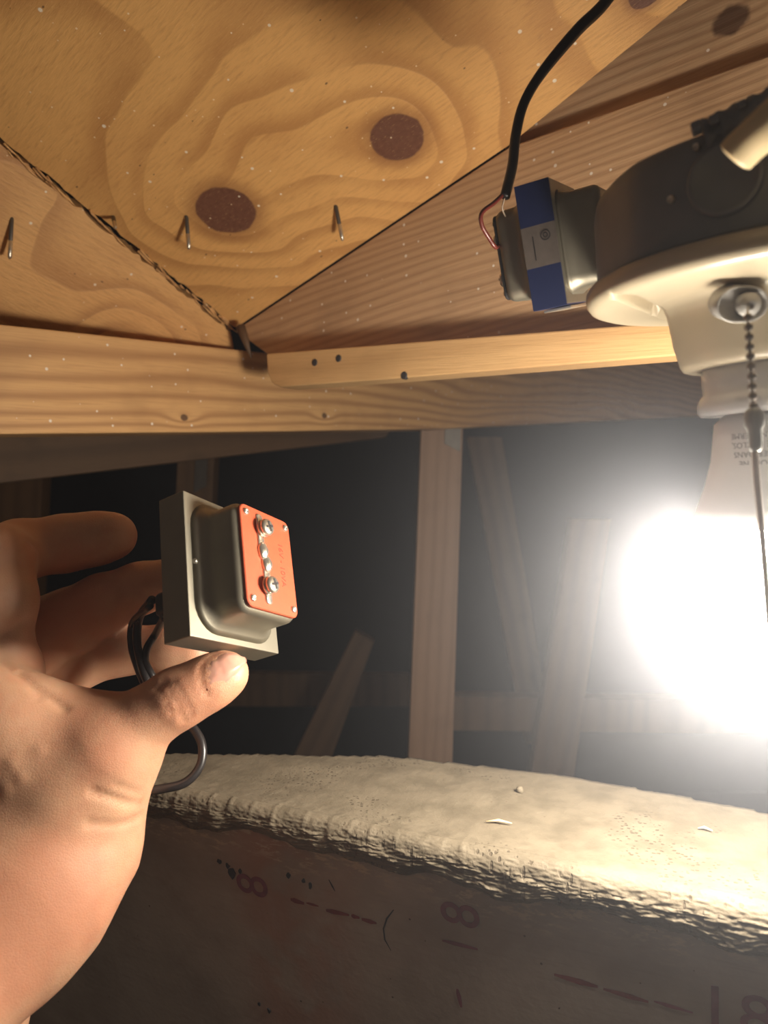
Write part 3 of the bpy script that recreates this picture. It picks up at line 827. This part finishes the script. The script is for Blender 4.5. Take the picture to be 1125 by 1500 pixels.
# --- the one in the hand
Rh = Matrix(((0.4903, -0.1507, 0.8584), (0.8258, 0.3953, -0.4023), (-0.2787, 0.9061, 0.3183)))
Mh = Rh.to_4x4(); Mh.translation = Vector((-0.05522, 0.27406, -0.02286))
Nh = 0.01595
def hp(px, py, h=Nh + 0.0006):
    n = Mh.to_3x3().col[2]; q = Mh.inverted() @ on_plane(px, py, Mh @ Vector((0, 0, h)), n); return q
ta, tb = hp(377, 754), hp(382, 808); sa_ = hp(392, 772, Nh + 0.0042)
tc_, td = hp(393, 886), hp(386, 827); sb_ = hp(400, 856, Nh + 0.0042)
M_steel_hand = M_steel
held, hplate = transformer(Mh, 0.04754, 0.053, 0.0117, Nh, 0.0143, 0.0190, M_red, 'steel transformer with red terminal plate pinched in the hand', 0.0085,
    [(ta.x, ta.y, tb.y, sa_.x, sa_.y), (tc_.x, tc_.y, td.y, sb_.x, sb_.y)], False, M_steel_hand)
me = text_mesh('16V - 10VA', 0.0036, 0.00005)
q = hp(412, 828)
link('stamped_text', me, M_redink, hplate, Mh @ Matrix.Translation((q.x, q.y, Nh + 0.00095)) @ Matrix.Rotation(-PI / 2, 4, 'Z'), smooth=False)
bb = bmesh.new(); bmesh.ops.create_uvsphere(bb, u_segments=16, v_segments=10, radius=0.0011)
q = hp(286, 822, 0.0004)
link('dimple', bm_mesh(bb, 'dimple'), M_solder, held, Mh @ Matrix.Translation((q.x, q.y, 0.0002)))
# rear strain relief and lug
link('strain_relief', bm_mesh(box_bm(0, 0, 0, 0.007, 0.009, 0.010, 0.002, 3), 'strain_relief'), M_blackfibre, held, Mh @ Matrix.Translation((-0.008, -0.006, -0.0117 - 0.0115)))
link('mounting_tab', bm_mesh(box_bm(0, 0, 0, 0.010, 0.013, 0.0012, 0.0004), 'mounting_tab'), M_steel, held, Mh @ Matrix.Translation((-0.010, 0.001, -0.0117 - 0.0095)) @ Matrix.Rotation(0.5, 4, 'Y'), smooth=False)
# leads
w1 = smooth_path([Mh @ Vector((-0.010, -0.003, -0.030)), at(204, 905, .297), at(201, 940, .296), at(206, 968, .293), at(214, 993, .290), at(232, 1030, .288), at(262, 1050, .286), at(284, 1068, .283), at(296, 1092, .280), at(293, 1122, .277), at(272, 1146, .274), at(240, 1155, .273), at(212, 1158, .275), at(170, 1160, .292), at(110, 1170, .31), at(40, 1200, .33)], 8)
tag(link('black_lead', bm_mesh(tube_bm(w1, 0.00165, 12), 'black_lead'), M_cablek, held), 'black lead looping out below the thumb')
w2 = smooth_path([Mh @ Vector((-0.006, -0.009, -0.028)), at(228, 928, .297), at(216, 948, .296), at(213, 968, .293), at(222, 988, .291), at(240, 1020, .292)], 8)
tag(link('black_lead', bm_mesh(tube_bm(w2, 0.0015, 12), 'black_lead'), M_cablek, held), 'second black lead curving behind the thumb')
w3 = smooth_path([Mh @ Vector((-0.012, -0.006, -0.029)), at(194, 912, .300), at(192, 945, .299), at(200, 975, .297), at(212, 1005, .295)], 8)
tag(link('black_lead', bm_mesh(tube_bm(w3, 0.0013, 12), 'black_lead'), M_cablek, held), 'third black lead against the ring finger')

# --- the one fixed to the box
Rm = Matrix(((0.4425, -0.1974, 0.8748), (0.8569, -0.1947, -0.4774), (0.2646, 0.9608, 0.083)))
R3 = Rm.to_4x4(); tm = Vector((0.06207, 0.29741, 0.10550))
Tm, Wm, Hm = 0.01416, 0.0431, 0.048
# label face is at u = 0 facing -u ; rotate so that the screw plate (local +z) points away from the box
uu, vv_, nn = Rm.col[0], Rm.col[1], Rm.col[2]
cen = tm + uu * (Wm / 2)
Z_ = -nn; Y_ = vv_; X_ = Y_.cross(Z_)
Mm = Matrix((X_, Y_, Z_)).transposed().to_4x4(); Mm.translation = cen + Z_ * (Tm / 2)
fixed, fplate = transformer(Mm, Wm, Hm, Tm, 0.0125, 0.0130, 0.0172, M_blackfibre, 'transformer with blue label fixed to the side of the metal box', 0.0165,
    [(0.0, 0.012, 0.004, 0.001, 0.008), (0.0, -0.012, -0.004, 0.001, -0.008)], True, M_steel)
# wrapped paper label: three fields on the face towards the camera and one beneath
sx_ = 1 if X_.dot(uu) < 0 else -1                       # side of local x that carries the label
def lab(y0, y1, mat, name):
    return link(name, bm_mesh(box_bm(sx_ * (Wm / 2 + 0.00015), (y0 + y1) / 2, -Tm / 2, 0.0005, y1 - y0, Tm * 0.97, 0.0), name), mat, fixed, Mm, smooth=False)
lab(Hm * .165, Hm * .5, M_blue, 'blue_label')
lab(-Hm * .165, Hm * .165, M_greylabel, 'grey_label')
lab(-Hm * .5, -Hm * .165, M_blue, 'blue_label')
link('blue_label', bm_mesh(box_bm(0, -Hm / 2 - 0.00015, -Tm / 2, Wm, 0.0005, Tm * .97), 'blue_label'), M_blue, fixed, Mm, smooth=False)
link('lower_plate', bm_mesh(box_bm(-sx_ * 0.004, -Hm / 2 - 0.0013, -Tm * .55, Wm * .8, 0.0010, Tm * .8, 0.0002), 'lower_plate'), M_steel_bright, fixed, Mm, smooth=False)
# certification ring and rows of small print on the grey field
def onlabel(me, yy, zz, mat, name, rot=0.0):
    # label plane: local x = sx_ * (Wm/2 + .0005) ; text x runs along -z (towards the box), y up
    X = Vector((sx_ * (Wm / 2 + 0.00042), yy, zz)); 
    B = Matrix(((0, 0, sx_), (0, 1, 0), (-sx_, 0, 0))).to_4x4()
    link(name, me, mat, fixed, Mm @ Matrix.Translation(X) @ B @ Matrix.Rotation(rot, 4, 'Z'), smooth=False)
def ring_mesh(r0, r1, name='ring_mark'):
    bm = bmesh.new(); n = 36
    a = [bm.verts.new((r0 * math.cos(2 * PI * i / n), r0 * math.sin(2 * PI * i / n), 0.0001)) for i in range(n)]
    b = [bm.verts.new((r1 * math.cos(2 * PI * i / n), r1 * math.sin(2 * PI * i / n), 0.0001)) for i in range(n)]
    for i in range(n): bm.faces.new((a[i], b[i], b[(i + 1) % n], a[(i + 1) % n]))
    return bm_mesh(bm, name)
onlabel(ring_mesh(0.0016, 0.0020), 0.0035, -Tm * .68, M_ink, 'ring_mark')
onlabel(ring_mesh(0.0006, 0.0010), 0.0035, -Tm * .68, M_ink, 'ring_mark')
for i in range(3):
    onlabel(bm_mesh(box_bm(0, 0, 0, 0.0060, 0.0004, 0.0001), 'print_row'), 0.0 - i * 0.0016 + 0.001, -Tm * .32, M_ink, 'print_row', PI / 2)

# black cable down to its terminals
bc = empty('black_cable', at(850, 40, 0.31), 'black cable dropping from the ceiling to the blue-labelled transformer', 'cable')
end = at(739, 290, 0.302)
cp = smooth_path([at(960, -110, .34), at(893, -5, .325), at(845, 45, .32), at(795, 105, .317), at(768, 150, .315), at(756, 195, .313), at(751, 240, .308), at(743, 275, .303), end], 8)
rr_ = [0.0021 + 0.0004 * math.sin(min(1, i / 26) * PI) for i in range(len(cp))]; rr_[-1] = 0.0012
link('jacket', bm_mesh(tube_bm(cp, rr_, 16), 'jacket'), M_cablek, bc)
t1 = fplate
scr = Mm @ Vector((0.001, 0.008, 0.0125 + 0.0022))
scr2 = Mm @ Vector((0.001, -0.008, 0.0125 + 0.0022))
link('red_wire', bm_mesh(tube_bm(smooth_path([end - Vector((0, 0, -0.002)), at(724, 297, .300), at(706, 312, .298), at(706, 330, .300), at(716, 348, .304), at(726, 362, .308), scr * 0.5 + at(728, 362, .31) * 0.5], 8), 0.0009, 10), 'red_wire'), M_wirered, bc)
link('white_wire', bm_mesh(tube_bm(smooth_path([end, at(736, 305, .304), at(741, 318, .308), at(746, 326, .318), at(742, 345, .326)], 8), 0.00035, 8), 'white_wire'), M_wirewhite, bc)

# ================================================================== the hand (one blended surface)
def P3(px, py, d): return np.array(at(px, py, d))
def rcone(P, a, b, ra, rb):
    ab = b - a; t = np.clip(((P - a) @ ab) / (ab @ ab), 0, 1)
    t2 = t[..., None]
    return np.linalg.norm(P - (a + ab * t2), axis=-1) - (ra + (rb - ra) * t)
def smin(a, b, k):
    h = np.clip(0.5 + 0.5 * (b - a) / k, 0, 1)
    return b * (1 - h) + a * h - k * h * (1 - h)
def chainsd(P, pts, k=0.003):
    out = None
    for (a, b) in zip(pts, pts[1:]):
        d = rcone(P, P3(*a[:3]), P3(*b[:3]), a[3] * 1e-3, b[3] * 1e-3)
        out = d if out is None else smin(out, d, k)
    return out
Y0 = 0.268
def squash(P, f):
    Q = P.copy(); Q[..., 1] = Y0 + (Q[..., 1] - Y0) / f; return Q
def sq(p, f):
    q = P3(*p[:3]); q[1] = Y0 + (q[1] - Y0) / f; return q
def hand_sdf(P):
    f = 0.62
    Q = squash(P, f)
    bodypts = [(128, 1118, .266, 21.5), (82, 1222, .262, 29), (22, 1300, .252, 32), (-28, 1358, .244, 30.5), (-95, 1440, .232, 25.5), (-170, 1560, .215, 21)]
    body = None
    for a, b in zip(bodypts, bodypts[1:]):
        d = rcone(Q, sq(a, f), sq(b, f), a[3] * 1e-3, b[3] * 1e-3)
        body = d if body is None else smin(body, d, 0.008)
    body *= 0.8
    thumb = chainsd(P, [(331, 987, .2635, 8.0), (312, 997, .2625, 8.9), (285, 1011, .2615, 9.1), (258, 1024, .261, 10.2), (215, 1052, .261, 10.6), (170, 1090, .261, 15.5), (128, 1130, .264, 19)], 0.004)
    body = smin(body, thumb, 0.010)
    palm = chainsd(P, [(20, 1180, .285, 22), (-60, 1080, .290, 22), (-50, 1000, .292, 18)], 0.01)
    body = smin(body, palm, 0.012)
    web = chainsd(P, [(95, 1122, .264, 20), (20, 1078, .262, 20.5), (-50, 1032, .262, 20)], 0.006)
    body = smin(body, web, 0.016)
    pad = chainsd(P, [(-30, 1060, .282, 16), (2, 985, .277, 14.0), (-4, 950, .275, 12.4)], 0.004)
    body = smin(body, pad, 0.004)
    index = chainsd(P, [(-6, 955, .275, 12.0), (-1, 880, .277, 12.6), (-3, 820, .285, 12.4), (28, 806, .300, 11.6), (95, 796, .309, 11.2), (140, 789, .312, 10.4), (166, 785, .313, 9.7)], 0.005)
    out = smin(body, index, 0.0028)
    mid = chainsd(P, [(-20, 985, .300, 14), (50, 935, .306, 15.0), (100, 912, .309, 13.4), (150, 884, .311, 11.8), (205, 862, .313, 10.4), (250, 850, .315, 9.4)], 0.004)
    out = smin(out, mid, 0.0022)
    ring = chainsd(P, [(-10, 1050, .305, 13), (62, 1012, .312, 11.2), (112, 974, .316, 10.2), (180, 952, .319, 10.2), (250, 950, .3175, 10.0), (282, 955, .316, 9.2)], 0.004)
    out = smin(out, ring, 0.0018)
    lit = chainsd(P, [(-10, 1100, .310, 12), (60, 1085, .322, 9.5), (120, 1082, .330, 8.6), (175, 1078, .332, 7.8)], 0.004)
    out = smin(out, lit, 0.0018)
    # knuckle fullness on the thumb and a waist behind the nail
    fore = chainsd(P, [(-30, 1410, .275, 21), (-52, 1500, .270, 20), (-90, 1640, .26, 20)], 0.006)
    out = smin(out, fore, 0.0035)
    return out
H = 0.00135
lo = np.array([-0.225, 0.165, -0.235]); hi = np.array([-0.045, 0.350, 0.012])
nx, ny, nz = [int((hi[i] - lo[i]) / H) + 1 for i in range(3)]
gx = lo[0] + H * np.arange(nx); gy = lo[1] + H * np.arange(ny); gz = lo[2] + H * np.arange(nz)
D = np.empty((nx, ny, nz), np.float32)
for i0 in range(0, nx, 24):
    X, Y, Z = np.meshgrid(gx[i0:i0 + 24], gy, gz, indexing='ij')
    D[i0:i0 + 24] = hand_sdf(np.stack([X, Y, Z], -1))
D[0] = np.maximum(D[0], 1e-4); D[:, :, 0] = np.maximum(D[:, :, 0], 1e-4); D[:, -1] = np.maximum(D[:, -1], 1e-4)

def surface_nets(D):
    s = D < 0
    sh = tuple(n - 1 for n in D.shape)
    acc = np.zeros(sh + (3,), np.float32); cnt = np.zeros(sh, np.float32)
    cs = [(a, b, c) for a in (0, 1) for b in (0, 1) for c in (0, 1)]
    def cor(c): return D[c[0]:c[0] + sh[0], c[1]:c[1] + sh[1], c[2]:c[2] + sh[2]]
    for c in cs:
        for ax_ in range(3):
            if c[ax_] == 0:
                d = list(c); d[ax_] = 1
                A, B = cor(c), cor(d); m = (A < 0) != (B < 0)
                t = np.where(m, A / np.where(m, A - B, 1), 0)
                for q in range(3):
                    acc[..., q] += np.where(m, (t if q == ax_ else c[q]), 0)
                cnt += m
    act = cnt > 0
    idx = -np.ones(sh, np.int64); idx[act] = np.arange(act.sum())
    ijk = np.argwhere(act)
    V = lo + H * (ijk + acc[act] / cnt[act][:, None])
    Fc = []
    for ax_ in range(3):
        a, b = [(1, 2), (2, 0), (0, 1)][ax_]
        n0 = [slice(0, n - 1) if q == ax_ else slice(1, n - 1) for q, n in enumerate(D.shape)]
        n1 = [slice(1, n) if q == ax_ else slice(1, n - 1) for q, n in enumerate(D.shape)]
        A, B = s[tuple(n0)], s[tuple(n1)]
        def cell(da, db):
            sl = []
            for q in range(3):
                if q == ax_: sl.append(slice(0, D.shape[q] - 1))
                else:
                    o = da if q == a else db
                    sl.append(slice(1 - o, D.shape[q] - 1 - o))
            return idx[tuple(sl)]
        c00, c10, c11, c01 = cell(1, 1), cell(0, 1), cell(0, 0), cell(1, 0)
        for m, order in ((A & ~B, (c00, c10, c11, c01)), (~A & B, (c00, c01, c11, c10))):
            f = np.stack([o[m] for o in order], 1); Fc.append(f[(f >= 0).all(1)])
    return V, np.concatenate(Fc)
V, FC = surface_nets(D)
# relax, then carve creases
def relax(V, FC, it, lam=0.5):
    E_ = np.concatenate([FC[:, [0, 1]], FC[:, [1, 2]], FC[:, [2, 3]], FC[:, [3, 0]]])
    for _ in range(it):
        a = np.zeros_like(V); c = np.zeros(len(V))
        for (p, q) in ((0, 1), (1, 0)):
            for d_ in range(3): a[:, d_] += np.bincount(E_[:, p], V[E_[:, q], d_], len(V))
            c += np.bincount(E_[:, p], minlength=len(V))
        V = V + lam * (a / np.maximum(c, 1)[:, None] - V)
    return V
V = relax(V, FC, 3, 0.4)
def grad(P, e=2e-4):
    g = np.stack([hand_sdf(P + np.eye(3)[i] * e) - hand_sdf(P - np.eye(3)[i] * e) for i in range(3)], -1)
    return g / np.linalg.norm(g, axis=1, keepdims=True)
def hit(px, py, d0=0.20, d1=0.36):
    """first point of the hand along a measured ray"""
    r = np.array(at(px, py, 1.0)); ds = np.arange(d0, d1, 0.0004)
    v = hand_sdf(r[None] * ds[:, None]); w_ = np.argmax(v < 0)
    return r * ds[w_] if (v < 0).any() else None
Nrm = grad(V)
def crease(pix, depth, width):
    pts = [hit(*p) for p in pix]; pts = [p for p in pts if p is not None]
    dmin = np.full(len(V), 9.0)
    for a, b in zip(pts, pts[1:]):
        ab = b - a; t = np.clip(((V - a) @ ab) / (ab @ ab + 1e-12), 0, 1)
        dmin = np.minimum(dmin, np.linalg.norm(V - (a + ab * t[:, None]), axis=1))
    return depth * np.exp(-(dmin / width) ** 2)
off = np.zeros(len(V))
for pix, dp, wd in (
    (((243, 1000), (252, 1014), (262, 1036), (270, 1056)), .0007, .0011),
    (((254, 996), (264, 1012), (275, 1034), (281, 1050)), .0005, .0010),
    (((233, 1006), (244, 1024), (252, 1044)), .0005, .0011),
    (((222, 1002), (229, 1006), (236, 1001)), .0008, .0018),
    (((205, 1178), (188, 1176), (165, 1168), (135, 1160)), .0009, .0014),
    (((203, 1196), (185, 1205), (160, 1208), (130, 1206)), .0007, .0013),
    (((208, 1165), (190, 1156), (170, 1150)), .0004, .0012),
    (((30, 985), (60, 1010), (95, 1038)), .0008, .0015),
    (((0, 965), (30, 990), (58, 1020)), .0008, .0015),
    (((20, 795), (40, 790), (52, 800)), .0006, .0012),
    (((35, 912), (15, 925), (0, 935)), .0010, .0018),
    (((100, 990), (112, 975), (120, 955)), .0006, .0013),
    (((296, 975), (294, 990), (298, 1008), (304, 1016)), .0006, .0008),
    (((298, 972), (314, 958), (335, 953)), .0004, .0008),
    (((304, 1017), (330, 1002), (352, 984)), .0005, .0009)):
    off -= crease(pix, dp, wd)
for (px, py, dp, wd) in ((225, 996, .0006, .003), (18, 1118, .0004, .0022), (30, 1140, .0004, .002), (8, 1155, .0004, .0022), (58, 1098, .0004, .002), (170, 1185, .0006, .006), (262, 1018, .0004, .006)):
    h_ = hit(px, py)
    if h_ is not None: off += dp * np.exp(-(np.linalg.norm(V - h_, axis=1) / wd) ** 2)
V = V + Nrm * off[:, None]
me = bpy.data.meshes.new('hand')
me.from_pydata([tuple(v) for v in V], [], [tuple(int(i) for i in f) for f in FC]); me.update()
bm = bmesh.new(); bm.from_mesh(me)
bmesh.ops.recalc_face_normals(bm, faces=bm.faces); bm.to_mesh(me); bm.free()
k = NT('skin')
v = k.coord()
n1 = k.noise(v, 28, 3, 0.55); n2 = k.noise(v, 110, 4, 0.6)
c = k.mix(k.smooth(n1, 0.35, 0.68), (0.56, 0.32, 0.195), (0.53, 0.245, 0.145))
c = k.mix(k.math('MULTIPLY', k.smooth(n2, 0.45, 0.75), 0.35), c, (0.42, 0.185, 0.11))
vor = k.n('ShaderNodeTexVoronoi', Vector=v, Scale=1100.0)
vor.feature = 'DISTANCE_TO_EDGE'
wr = k.noise(k.coord((300, 300, 900), rot=(0.0, 0.5, 0)), 1.0, 3, 0.6)
h = k.math('ADD', k.math('MULTIPLY', k.smooth(vor.outputs['Distance'], 0.0, 0.15), 0.35), k.math('ADD', k.math('MULTIPLY', k.noise(v, 260, 4, 0.6), 0.7), k.math('MULTIPLY', wr, 0.5)))
M_skin = k.bsdf(Base_Color=c, Roughness=0.5, Subsurface_Weight=0.35, Subsurface_Radius=(0.9, 0.35, 0.2), Subsurface_Scale=0.006, Normal=k.bump(h, 0.35, 0.00035))
hand = empty('person', Vector(P3(60, 1200, .262)), 'bare left hand with thumb and fingers gripping the steel transformer', 'person')
hand_mesh = link('hand', me, M_skin, hand)
# thumb nail: a curved plate laid on the surface
def nailmesh():
    A = [(297, 980), (299, 996), (304, 1013)]       # root side
    rows_ = []
    top_ = [(299, 975), (312, 961), (330, 954), (344, 955), (354, 962)]
    bot_ = [(305, 1014), (318, 1008), (334, 998), (348, 986), (358, 974)]
    n, m = 16, 12
    def lerp(ps, t):
        t *= len(ps) - 1; i = min(int(t), len(ps) - 2); f = t - i
        return (ps[i][0] * (1 - f) + ps[i + 1][0] * f, ps[i][1] * (1 - f) + ps[i + 1][1] * f)
    for i in range(n + 1):
        a, b = lerp(top_, i / n), lerp(bot_, i / n); r = []
        bulge = -4.5 * (1 - i / n) ** 3
        for j in range(m + 1):
            t = j / m; s_ = math.sin(t * PI)
            x = a[0] * (1 - t) + b[0] * t + bulge * s_ + 2.0 * s_ * (i / n) ** 4; y = a[1] * (1 - t) + b[1] * t
            q_ = hit(x, y); u_ = 0
            while q_ is None and u_ < 1:
                u_ += 0.04; q_ = hit(x + (325 - x) * u_, y + (988 - y) * u_)
            r.append(q_)
        rows_.append(r)
    vs = []
    for i, r in enumerate(rows_):
        for j, p in enumerate(r):
            vs.append(p)
    P_ = np.array(vs); G = grad(P_)
    up = []
    for i in range(n + 1):
        for j in range(m + 1):
            e = min(j, m - j) / m * 2; lift = -0.0003 + 0.0011 * min(1, e * 2.2) * min(1, 0.12 + i / n * 1.6)
            up.append(P_[i * (m + 1) + j] + G[i * (m + 1) + j] * lift)
    dn = P_ - G * 0.0009
    bm = bmesh.new(); a = [bm.verts.new(tuple(p)) for p in up]; b = [bm.verts.new(tuple(p)) for p in dn]
    id_ = lambda i, j: i * (m + 1) + j
    for i in range(n):
        for j in range(m): bm.faces.new((a[id_(i, j)], a[id_(i + 1, j)], a[id_(i + 1, j + 1)], a[id_(i, j + 1)]))
    ringi = [id_(i, 0) for i in range(n + 1)] + [id_(n, j) for j in range(1, m + 1)] + [id_(i, m) for i in range(n - 1, -1, -1)] + [id_(0, j) for j in range(m - 1, 0, -1)]
    for p, q in zip(ringi, ringi[1:] + ringi[:1]): bm.faces.new((a[p], a[q], b[q], b[p]))
    bmesh.ops.recalc_face_normals(bm, faces=bm.faces)
    return bm_mesh(bm, 'thumbnail')
try:
    link('thumbnail', nailmesh(), plain('nail_keratin', (0.52, 0.27, 0.20), 0.28, 0, 0.04, 200, Subsurface_Weight=0.2, Subsurface_Scale=0.003), hand_mesh)['label'] = 'short pinkish thumbnail'
except Exception as ex:
    print('nail failed', ex)

# ================================================================== scattering volume added to imitate lens glare round the bulb
bm = bmesh.new(); bmesh.ops.create_icosphere(bm, subdivisions=4, radius=0.34)
k = NT('glare_scatter')
bc_ = Ml @ Vector((0, 0, -0.1045))
tc = k.n('ShaderNodeTexCoord')
ln = k.n('ShaderNodeVectorMath'); ln.operation = 'LENGTH'; k.t.links.new(tc.outputs['Object'], ln.inputs[0])
dd = ln.outputs['Value']
den = k.math('MULTIPLY', k.math('POWER', 2.718, k.math('DIVIDE', dd, -GLARE_FALL)), GLARE_CORE)
den = k.math('ADD', den, GLARE_THIN)
vs_ = k.n('ShaderNodeVolumeScatter', Color=(0.88, 0.91, 1.0), Density=den, Anisotropy=0.2)
k.t.links.new(vs_.outputs[0], k.out.inputs['Volume'])
hz = link('glare_volume', bm_mesh(bm, 'glare_volume'), k.m, None, Matrix.Translation(bc_))
tag(hz, 'added scattering volume imitating lens glare around the glowing bulb', 'glare_volume', kind='stuff')
k.m.cycles.volume_step_rate = 0.25

# final sizes: the lamp group stands a little nearer, the hand a little further
for o in (holder, chain, bulb, mbox, cb, cab, fixed, bc, hz):
    o.matrix_basis = Matrix.Scale(0.92, 4) @ o.matrix_basis
for o in (held, hand):
    o.matrix_basis = Matrix.Scale(1.06, 4) @ o.matrix_basis
